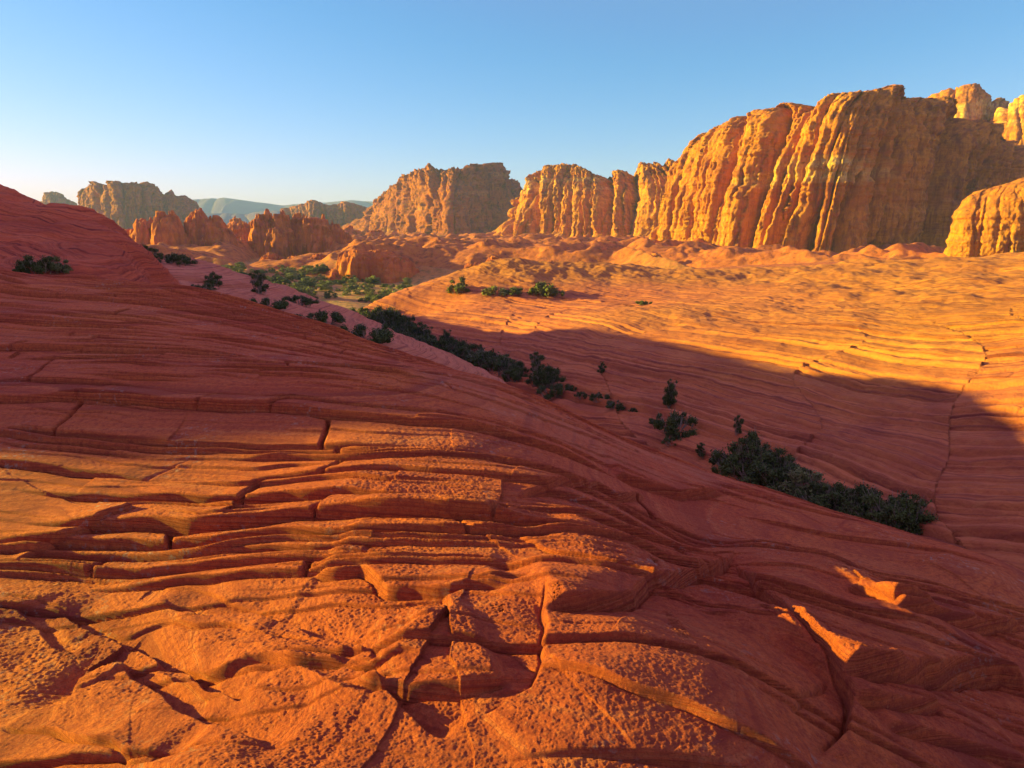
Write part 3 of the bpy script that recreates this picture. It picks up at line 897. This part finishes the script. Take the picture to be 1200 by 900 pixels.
# ------------------------------------------------------------------ knobbly outcrops on the valley floor: many rounded lobes grown together
def outcrop(name, u0, u1, Y, lobes, mat, label, cat, seed, zb=-21, depth=0.7, rough=1.0, n=220, small=44):
    """lobes: (u, v_top, width in pixels); each is a rounded tower, small random ones fill the foot"""
    r = np.random.default_rng(seed)
    sc = Y / F
    xa, xb = P(u0, 300, Y)[0], P(u1, 300, Y)[0]
    W = xb - xa
    D = W * depth
    L = []
    for u, v, w in lobes:
        p = P(u, v, Y)
        L.append((p[0], Y + (r.random() - 0.5) * D * 0.25, w * sc * 0.5, p[2] - zb))
    for i in range(small):
        j = L[r.integers(len(lobes))]
        ang = r.uniform(0, 2 * np.pi); rr_ = j[2] * r.uniform(0.5, 1.25)
        L.append((np.clip(j[0] + rr_ * math.cos(ang), xa + j[2] * .3, xb - j[2] * .3), j[1] + rr_ * math.sin(ang), j[2] * r.uniform(0.25, 0.5), j[3] * r.uniform(0.35, 0.85)))
    ny = max(60, int(n * 0.8))
    gx = np.linspace(xa - W * 0.06, xb + W * 0.06, n); gy = np.linspace(Y - D * 0.6, Y + D * 0.6, ny)
    X, Yg = np.meshgrid(gx, gy)
    wx = X + 0.10 * W * 0.4 * fbm2(X / W * 7, Yg / W * 7, 3, seed); wy = Yg + 0.10 * W * 0.4 * fbm2(X / W * 7, Yg / W * 7, 3, seed + 5)
    Z = np.full(X.shape, 0.0)
    for (cx, cy, rad, h) in L:
        d = np.hypot((wx - cx), (wy - cy)) / rad
        Z = np.maximum(Z, h * np.clip(1 - np.clip(d, 0, 1.6) ** 2.4 / 1.2, 0, 1) ** 0.5)
    hm = Z.max()
    Z = Z + rough * 0.05 * hm * fbm2(X / W * 16, Yg / W * 16, 4, seed + 9, 0.6) * (Z > 0.02 * hm)
    w1, w2, wid, _, _ = worley(X / W * 11 + 0.4 * fbm2(X / W * 7, Yg / W * 7, 2, seed + 23), Yg / W * 11 + 0.4 * n2(X / W * 9, Yg / W * 9, seed + 27), seed)
    Z = Z * (1 + 0.14 * rough * (wid - 0.6)) - rough * 0.07 * hm * np.exp(-((w2 - w1) / 0.10) ** 2) * (Z > 0.06 * hm)
    qz = Z / hm * 9 + 0.6 * n2(X / W * 5, Yg / W * 5, seed + 29)
    Z = Z + 0.55 * rough * hm / 9 * (np.floor(qz) + sst(0.25, 0.75, qz - np.floor(qz)) - qz) * (Z > 0.03 * hm)
    edge = np.minimum(np.minimum(X - gx[0], gx[-1] - X) / (W * 0.05), np.minimum(Yg - gy[0], gy[-1] - Yg) / (D * 0.05))
    Z = zb + Z * np.clip(edge, 0, 1)
    # step in and out with height so towers get overhanging beds
    X = X + rough * 0.012 * W * n3(X / W * 12, Yg / W * 12, Z / hm * 6, seed + 17)
    Yg = Yg + rough * 0.03 * W * n3(X / W * 10, Yg / W * 10, Z / hm * 7, seed + 19)
    v = np.stack([X, Yg, Z], -1).reshape(-1, 3)
    o = mesh_from(name, v, grid_faces(ny, n, flip=False), mat, {'bed': np.zeros(len(v))})
    return tag(o, label, cat)


def build_outcrops():
    outcrop('rock_outcrop', 138, 275, 420, [(150, 268, 26), (172, 259, 34), (200, 250, 40), (228, 247, 36), (245, 254, 30), (262, 268, 22), (185, 275, 36), (160, 285, 30)], M_REDK,
            'rounded red rock outcrop beside the dark red dome, below the squat butte', 'rock outcrop', 401)
    outcrop('rock_outcrop', 250, 335, 470, [(270, 262, 26), (284, 258, 28), (305, 266, 24), (322, 272, 20), (262, 280, 24)], M_REDK,
            'small shaded reddish outcrop in the gap under the pale far hills', 'rock outcrop', 405)
    outcrop('rock_outcrop', 300, 425, 440, [(310, 250, 34), (331, 251, 30), (328, 262, 30), (350, 253, 30), (372, 252, 34), (392, 262, 34), (408, 276, 26), (345, 280, 40), (380, 285, 40)], M_REDK,
            'knobbly red outcrop with a bright orange sunlit pillar face', 'rock outcrop', 409, rough=1.3)
    outcrop('rock_dome', 378, 500, 270, [(420, 291, 44), (445, 293, 56), (466, 300, 46), (400, 312, 36), (484, 318, 26)], M_REDK,
            'orange and red rock dome split by a dark cleft, near the yellow brush', 'rock dome', 413, zb=-22, rough=0.5, small=10)
    outcrop('rock_outcrop', 470, 590, 360, [(490, 303, 30), (512, 296, 34), (535, 292, 30), (556, 296, 26), (572, 302, 20)], M_REDK,
            'low broken red outcrop under the broad mesa', 'rock outcrop', 417, rough=1.2, depth=0.4)
    outcrop('rock_outcrop', 540, 668, 300, [(556, 306, 24), (580, 300, 26), (604, 304, 30), (632, 307, 24), (652, 305, 18)], M_REDK,
            'low red rubble between the broken red outcrop and the brown and gold cliff', 'rock outcrop', 425, rough=1.3, depth=0.3, zb=-22)
    outcrop('rock_outcrop', 405, 560, 560, [(420, 284, 26), (446, 278, 30), (470, 286, 28), (500, 283, 30), (530, 288, 26)], M_REDK,
            'shaded brown-red rocks at the foot of the broad mesa, behind the split dome', 'rock outcrop', 427, rough=1.2, depth=0.3)
    outcrop('rock_outcrop', 225, 345, 640, [(238, 268, 24), (258, 262, 24), (276, 256, 22), (300, 258, 24), (322, 256, 24), (336, 262, 20)], M_REDK,
            'grey-red rocks in the gap between the rounded outcrop and the sunlit pillar', 'rock outcrop', 431, rough=1.2, depth=0.5)
    outcrop('rock_outcrop', 375, 520, 760, [(392, 270, 24), (412, 264, 26), (438, 268, 26), (462, 274, 26), (490, 279, 26), (508, 283, 20)], M_REDK,
            'far red rocks climbing to the left foot of the broad mesa', 'rock outcrop', 433, rough=1.3, depth=0.4)
    outcrop('rock_outcrop', 500, 640, 620, [(516, 290, 22), (540, 286, 24), (562, 289, 22), (590, 285, 26), (618, 289, 22)], M_REDK,
            'dark red rubble slope under the shaded half of the broad mesa', 'rock outcrop', 435, rough=1.3, depth=0.35)
    outcrop('rock_outcrop', 300, 400, 330, [(318, 296, 24), (345, 300, 26), (372, 298, 22), (388, 304, 16)], M_REDK,
            'small low sunlit rocks standing in the yellow brush', 'rock outcrop', 437, rough=1.0, depth=0.4, zb=-21)
    outcrop('rock_outcrop', 640, 780, 330, [(655, 304, 20), (684, 301, 26), (710, 306, 26), (740, 304, 30), (765, 298, 24)], M_REDK,
            'low dark rubble of rock at the foot of the brown and gold cliff', 'rock outcrop', 421, rough=1.2, depth=0.25, zb=-22)


# ------------------------------------------------------------------ shrubs
def leaf_mesh(name, clumps, nleaf, size, mat, seed, up=0.3):
    r = np.random.default_rng(seed)
    ctr = []; 
    wts = np.array([c[3] ** 2 for c in clumps]); wts /= wts.sum()
    idx = r.choice(len(clumps), nleaf, p=wts)
    cl = np.array(clumps)
    d = r.normal(size=(nleaf, 3)); d /= np.linalg.norm(d, axis=1)[:, None]
    rad = r.random(nleaf) ** 0.6 * np.where(r.random(nleaf) < 0.15, 1.5, 1.0)
    sub = r.normal(size=(nleaf, 3)) * 0.18
    p = cl[idx, :3] + d * (cl[idx, 3] * rad)[:, None] * np.array([1, 1, 0.8]) + sub * cl[idx, 3:4]
    p[:, 2] = np.maximum(p[:, 2], 0.02)
    nrm = d + r.normal(size=(nleaf, 3)) * 0.6 + np.array([0, 0, up]); nrm /= np.linalg.norm(nrm, axis=1)[:, None]
    t = np.cross(nrm, r.normal(size=(nleaf, 3))); t /= np.linalg.norm(t, axis=1)[:, None]
    b = np.cross(nrm, t)
    s = size * r.uniform(0.6, 1.4, nleaf)[:, None]
    v = np.stack([p - t * s * 1.3, p - b * s * 0.6, p + t * s * 1.3, p + b * s * 0.6], 1).reshape(-1, 3)
    f = np.arange(nleaf * 4, dtype=np.int32).reshape(-1, 4)
    return v, f


def stem_mesh(clumps, seed, th=0.05):
    """one trunk and forked limbs out to every clump, as tapered five-sided tubes"""
    r = np.random.default_rng(seed)
    V, Fc = [], []

    def tube(pts, r0, r1):
        base = len(V)
        m = len(pts)
        for i, p in enumerate(pts):
            rr_ = r0 + (r1 - r0) * i / (m - 1)
            for k in range(5):
                a = k * 2 * math.pi / 5
                V.append((p[0] + rr_ * math.cos(a), p[1] + rr_ * math.sin(a), p[2] + 0.3 * rr_ * math.sin(a + 1)))
        for i in range(m - 1):
            for k in range(5):
                Fc.append((base + i * 5 + k, base + i * 5 + (k + 1) % 5, base + (i + 1) * 5 + (k + 1) % 5, base + (i + 1) * 5 + k))
    for cx, cy, cz, cr in clumps:
        s = np.array([0.08 * cx, 0.08 * cy, -0.25]); e = np.array([cx, cy, cz + cr * 0.3])
        mid = (s + e) / 2 + r.normal(size=3) * 0.08 + np.array([0, 0, -0.05])
        tube([s, s * 0.6 + mid * 0.4 + r.normal(size=3) * 0.03, mid, e * 0.6 + mid * 0.4, e], th, th * 0.25)
        for q in range(4):
            dd = r.normal(size=3); dd /= np.linalg.norm(dd); dd[2] = abs(dd[2])
            tube([mid, (mid + e) / 2 + dd * cr * 0.3, e + dd * cr * 1.5], th * 0.45, th * 0.12)
    return np.array(V), np.array(Fc, dtype=np.int32)


def clumpset(kind, seed):
    r = np.random.default_rng(seed)
    c = []
    if kind == 'round':
        for i in range(24):
            a = r.uniform(0, 6.28); d = 0.62 * r.random() ** 0.6
            c.append((d * math.cos(a), d * math.sin(a), r.uniform(0.12, 0.92 - 0.5 * d), r.uniform(0.07, 0.20)))
    elif kind == 'tall':
        for i in range(24):
            a = r.uniform(0, 6.28); d = 0.42 * r.random() ** 0.6
            c.append((d * math.cos(a), d * math.sin(a), 0.1 + 1.25 * r.random() * (1 - 0.5 * d), r.uniform(0.07, 0.18)))
    elif kind == 'low':
        for i in range(24):
            a = r.uniform(0, 6.28); d = 0.85 * r.random() ** 0.6
            c.append((d * math.cos(a), d * math.sin(a) * 0.8, r.uniform(0.06, 0.52) * (1 - 0.45 * d), r.uniform(0.07, 0.17)))
    return c


SHRUBS = {}


def shrub_proto(kind, mat, seed, nleaf, size):
    cl = clumpset(kind, seed)
    v, f = leaf_mesh('foliage', cl, nleaf, size, mat, seed)
    fo = mesh_from('foliage', v, f, mat, smooth=False, link=False)
    sv, sfc = stem_mesh(cl, seed, 0.022)
    so = mesh_from('stem', sv, sfc, M_BARK, link=False)
    return fo.data, so.data


def init_shrubs():
    for mk, mat in (('dark', M_DARKLEAF), ('olive', M_OLIVE), ('sage', M_SAGE)):
        for kind in ('round', 'tall', 'low'):
            for var in range(2):
                n = {'dark': 5200, 'olive': 2600, 'sage': 1100}[mk]
                SHRUBS[(mk, kind, var)] = shrub_proto(kind, mat, hash_seed(mk, kind, var), n, {'dark': 0.026, 'olive': 0.04, 'sage': 0.055}[mk])


def hash_seed(*a):
    return sum((i + 1) * sum(ord(ch) for ch in str(s)) for i, s in enumerate(a)) % 9973


def place_shrub(loc, size, mk, kind, label, cat='shrub', group=None, name='desert_shrub', wide=1.0, parts=True):
    var = random.randrange(2)
    fd, sd = SHRUBS[(mk, kind, var)]
    fo = bpy.data.objects.new('foliage', fd); COL.objects.link(fo)
    root = bpy.data.objects.new(name, None); COL.objects.link(root)
    root.empty_display_size = 0.2
    root.location = loc
    root.rotation_euler = (0, 0, random.uniform(0, 6.28))
    root.scale = (size * wide, size * wide, size)
    fo.parent = root
    if parts:
        so = bpy.data.objects.new('stem', sd); COL.objects.link(so); so.parent = root
    tag(root, label, cat, group)
    return root


def build_shrubs():
    init_shrubs()
    sheets = {'fg': (fg_z, 1.2, 26), 'dm': (dm_z, 18, 80), 'ms': (ms_z, 26, 125), 'op': (op_z, 10, 200)}
    # (pixel of the foot, pixel height, sheet, leaf colour, form, width factor, label)
    L = [
        ((46, 320), 27, 'dm', 'dark', 'round', 1.0, 'dark round bush, larger of the two on the dark red dome'),
        ((71, 319), 18, 'dm', 'olive', 'round', 1.0, 'smaller olive bush next to a larger one on the dark red dome'),
        ((26, 321), 8, 'dm', 'dark', 'low', 1.1, 'tiny dark tuft at the foot of the dark red dome, beside two bushes'),
        ((176, 305), 18, 'ms', 'dark', 'round', 1.0, 'dark bush in the notch just behind the end of the dark red dome'),
        ((206, 309), 12, 'ms', 'dark', 'low', 1.2, 'low dark bush on the pink slabs under the rounded outcrop'),
        ((249, 335), 16, 'ms', 'dark', 'round', 0.9, 'small round dark bush standing alone on the pink slabs'),
        ((240, 340), 9, 'ms', 'dark', 'low', 1.3, 'low dark scrub in a crack beside the small round bush'),
        ((304, 344), 28, 'ms', 'dark', 'tall', 1.1, 'tallest dark bush on the pink slabs, in front of the yellow brush'),
        ((313, 361), 14, 'ms', 'dark', 'low', 1.3, 'low spreading bush just below the tallest bush on the pink slabs'),
        ((348, 356), 10, 'ms', 'dark', 'low', 1.5, 'flat dark scrub lying along a crack across the pink slabs'),
        ((377, 379), 15, 'ms', 'dark', 'low', 1.4, 'spreading dark bush at the lower edge of the pink slabs'),
        ((425, 399), 22, 'ms', 'dark', 'low', 1.2, 'dark green spreading bush above the skyline of the ledges, nearest the gully head'),
        ((404, 362), 16, 'op', 'olive', 'low', 1.2, 'olive bush at the head of the gully by the valley brush'),
        ((465, 392), 30, 'op', 'dark', 'round', 1.0, 'full dark bush at the top of the gully under the sunlit edge'),
        ((492, 402), 26, 'op', 'dark', 'tall', 1.1, 'upright dark bush in the gully, next below the full bush'),
        ((516, 412), 24, 'op', 'dark', 'round', 1.2, 'black-green bush in the thick of the upper gully'),
        ((545, 421), 22, 'op', 'dark', 'round', 1.2, 'black-green bush in the gully where the thicket thins out'),
        ((574, 430), 20, 'op', 'dark', 'low', 1.2, 'low dark bush at the lower end of the upper thicket'),
        ((608, 441), 20, 'op', 'dark', 'round', 0.9, 'small dark bush in the gully between the thicket and a wider bush'),
        ((644, 452), 26, 'op', 'dark', 'round', 1.0, 'wide dark bush half hidden by the edge of the ledges in mid gully'),
        ((705, 436), 15, 'op', 'dark', 'tall', 0.9, 'small lone dark bush on the shaded slope above mid gully'),
        ((786, 474), 36, 'op', 'dark', 'tall', 0.8, 'tall narrow dark bush against the shaded slope'),
        ((796, 505), 26, 'op', 'dark', 'low', 0.8, 'dark scrub in the crack below the tall narrow bush'),
        ((864, 508), 24, 'op', 'dark', 'tall', 0.7, 'slim dark bush in a cleft above the lower thicket'),
        ((880, 560), 62, 'op', 'dark', 'tall', 1.0, 'tallest dark shrub of the lower thicket, at its upper end'),
        ((915, 575), 48, 'op', 'dark', 'round', 1.1, 'dark shrub second from the upper end of the lower thicket'),
        ((945, 590), 46, 'op', 'olive', 'round', 1.1, 'grey-green shrub with pale twigs in the middle of the lower thicket'),
        ((985, 600), 44, 'op', 'dark', 'round', 1.0, 'dark shrub past the pale-twigged one in the lower thicket'),
        ((1018, 610), 44, 'op', 'dark', 'round', 1.0, 'dark rounded shrub last but one in the lower thicket'),
        ((1052, 618), 54, 'op', 'dark', 'round', 1.0, 'bushy dark shrub ending the lower thicket, with open leafy sprays'),
        ((538, 343), 19, 'op', 'olive', 'round', 1.0, 'sunlit green bush, leftmost on the golden shelf above the gully'),
        ((640, 346), 16, 'op', 'olive', 'low', 0.9, 'sunlit spreading green bush, rightmost on the golden shelf above the gully'),
        ((603, 345), 9, 'op', 'olive', 'low', 1.1, 'low sunlit bush between two larger ones on the golden shelf'),
        ((578, 345), 10, 'op', 'sage', 'low', 1.1, 'pale tuft right of the leftmost bush on the golden shelf'),
        ((755, 357), 5, 'op', 'olive', 'low', 1.3, 'small green tuft on the golden plateau above the shadow edge'),
    ]
    for (u, v), hpx, sh, mk, kind, wide, label in L:
        hpx *= 1.12
        fn, r0, r1 = sheets[sh]
        p = hit(fn, u, v, r0, r1, 400)
        hm = hpx * p[1] / F
        full = {'round': 1.0, 'tall': 1.45, 'low': 0.6}[kind]
        place_shrub((p[0], p[1], p[2] - 0.04 * hm), hm / full, mk, kind, label, wide=wide)
    # the thicket that fills the shaded gully between the bushes named above
    r = np.random.default_rng(55)
    for pl, num, h0, h1, lab, grp in (
            ([(440, 372), (468, 393), (500, 408), (540, 423), (590, 436), (660, 462)], 36, 18, 30, 'dark bush crowded into the shaded thicket of the upper gully', 'bushes of the upper gully thicket'),
            ([(660, 462), (720, 480), (790, 515), (850, 545)], 12, 9, 17, 'small dark bush low in the shaded middle stretch of the gully', 'small bushes of the middle gully'),
            ([(855, 545), (900, 570), (960, 596), (1010, 612), (1075, 628)], 20, 34, 56, 'dark bush crowded into the lower thicket beside the edge of the red ledges', 'bushes of the lower gully thicket')):
        pl = np.array(pl, float)
        for i in range(num):
            q = (i + r.random()) / num * (len(pl) - 1)
            u = np.interp(q, range(len(pl)), pl[:, 0]) + r.normal() * 5; v = np.interp(q, range(len(pl)), pl[:, 1]) + r.normal() * 4
            p = hit(op_z, u, v, 10, 200, 300)
            kind = ('round', 'tall', 'low')[r.integers(3)]
            hm = r.uniform(h0, h1) * (0.7 if kind == 'low' else 1) * p[1] / F
            place_shrub((p[0], p[1], p[2] - 0.04 * hm), hm / {'round': 1.0, 'tall': 1.45, 'low': 0.6}[kind], 'dark', kind, lab, group=grp, wide=r.uniform(0.85, 1.3))
    # yellow and olive brush on the valley floor
    r = np.random.default_rng(77)
    n = 0
    lab = {'sage': 'small yellow-green sage clump among the brush on the sunlit valley floor', 'olive': 'small olive bush among the yellow sage on the valley floor'}
    while n < 150:
        u = r.uniform(262, 480); v = r.uniform(312, 356)
        if v > 325 + (u - 280) * 0.25 + 14:
            continue
        p = hit(valley_z, u, v, 100, 420, 120)
        mk = 'sage' if r.random() < 0.6 else 'olive'
        hm = r.uniform(1.4, 3.6)
        place_shrub((p[0], p[1], p[2] - 0.1), hm, mk, 'low' if r.random() < 0.5 else 'round', lab[mk], 'bush', 'brush on the valley floor', 'brush_clump', 1.2, parts=False)
        n += 1


# ------------------------------------------------------------------ sky, sun, air, camera
def build_light():
    w = bpy.data.worlds.new('World'); C.world = w; w.use_nodes = True
    nt = w.node_tree
    bg = nt.nodes['Background']
    sky = nt.nodes.new('ShaderNodeTexSky'); sky.sky_type = 'NISHITA'
    sky.sun_disc = False
    sky.sun_elevation = R(SUN_EL); sky.sun_rotation = R(-90 + SUN_FWD)
    sky.altitude = 1000; sky.air_density = 1.0; sky.dust_density = 0.3; sky.ozone_density = 1.6
    # grade the clear sky: deeper blue overhead, calmer pale horizon
    sep = nt.nodes.new('ShaderNodeSeparateColor'); nt.links.new(sky.outputs['Color'], sep.inputs['Color'])
    comb = nt.nodes.new('ShaderNodeCombineColor')
    for k, (p, g, lo) in zip(('Red', 'Green', 'Blue'), ((1.37, 0.275, 0.45), (0.825, 0.575, 1.02), (0.75, 0.86, 1.90))):
        pw = nt.nodes.new('ShaderNodeMath'); pw.operation = 'POWER'; pw.inputs[1].default_value = p
        ml = nt.nodes.new('ShaderNodeMath'); ml.operation = 'MULTIPLY'; ml.inputs[1].default_value = g
        nt.links.new(sep.outputs[k], pw.inputs[0]); nt.links.new(pw.outputs[0], ml.inputs[0])
        sx = nt.nodes.new('ShaderNodeMath'); sx.operation = 'SMOOTH_MAX'; sx.inputs[1].default_value = lo; sx.inputs[2].default_value = 0.1  # floor keeps the upper sky bright, added to lift the shade
        nt.links.new(ml.outputs[0], sx.inputs[0]); nt.links.new(sx.outputs[0], comb.inputs[k])
    # added fill: the upper sky, out of view, is brightened to lift the shade
    geo = nt.nodes.new('ShaderNodeTexCoord'); sz = nt.nodes.new('ShaderNodeSeparateXYZ'); nt.links.new(geo.outputs['Generated'], sz.inputs[0])
    mr = nt.nodes.new('ShaderNodeMapRange'); mr.interpolation_type = 'SMOOTHSTEP'
    mr.inputs['From Min'].default_value = 0.26; mr.inputs['From Max'].default_value = 0.62
    nt.links.new(sz.outputs['Z'], mr.inputs['Value'])
    sky_fill = nt.nodes.new('ShaderNodeMix'); sky_fill.data_type = 'RGBA'
    sky_fill.inputs[7].default_value = (1.34, 1.08, 2.15, 1)
    nt.links.new(mr.outputs['Result'], sky_fill.inputs[0]); nt.links.new(comb.outputs['Color'], sky_fill.inputs[6])
    nt.links.new(sky_fill.outputs[2], bg.inputs['Color'])
    bg.inputs['Strength'].default_value = 0.112
    sd = bpy.data.lights.new('sun', 'SUN'); sd.energy = 5.0; sd.angle = R(0.5); sd.color = (1.0, 0.92, 0.07)
    so = bpy.data.objects.new('sun', sd); COL.objects.link(so)
    ce = math.cos(R(SUN_EL))
    from mathutils import Vector
    d = Vector((-ce * math.cos(R(SUN_FWD)), ce * math.sin(R(SUN_FWD)), math.sin(R(SUN_EL))))
    so.rotation_euler = d.to_track_quat('Z', 'Y').to_euler()


def build_haze():
    t = NT('thin_air')
    v = t.n('ShaderNodeVolumePrincipled')
    v.inputs['Color'].default_value = (0.32, 0.47, 1.0, 1)
    v.inputs['Density'].default_value = 0.00013
    t.l(v.outputs['Volume'], t.out.inputs['Volume'])
    h = 5600.0; z0, z1 = -32.0, 190.0
    vs = np.array([(x, y, z) for z in (z0, z1) for x, y in ((-h, -h), (h, -h), (h, h), (-h, h))])
    f = np.array([(3, 2, 1, 0), (4, 5, 6, 7), (0, 1, 5, 4), (1, 2, 6, 5), (2, 3, 7, 6), (3, 0, 4, 7)], np.int32)
    o = mesh_from('haze', vs, f, t.m, smooth=False)
    tag(o, kind='stuff')


def build_camera():
    cd = bpy.data.cameras.new('camera'); co = bpy.data.objects.new('camera', cd); COL.objects.link(co)
    cd.sensor_width = 36; cd.lens = 24
    cd.clip_start = 0.05; cd.clip_end = 20000
    co.location = (0, 0, 0); co.rotation_euler = (R(90 - PITCH), 0, 0)
    C.camera = co


import os, time
_t = time.time()
build_ground(); print('ground', time.time() - _t)
build_cliffs(); build_outcrops(); print('rocks', time.time() - _t)
build_shrubs(); print('shrubs', time.time() - _t)
build_light(); build_haze(); build_camera()
vs = C.view_settings
vs.view_transform = 'Standard'; vs.look = 'None'; vs.exposure = 1.80; vs.gamma = 1.0; vs.use_curve_mapping = False
C.render.engine = 'CYCLES'
C.cycles.max_bounces = 5; C.cycles.diffuse_bounces = 3; C.cycles.volume_bounces = 0
C.cycles.use_denoising = True
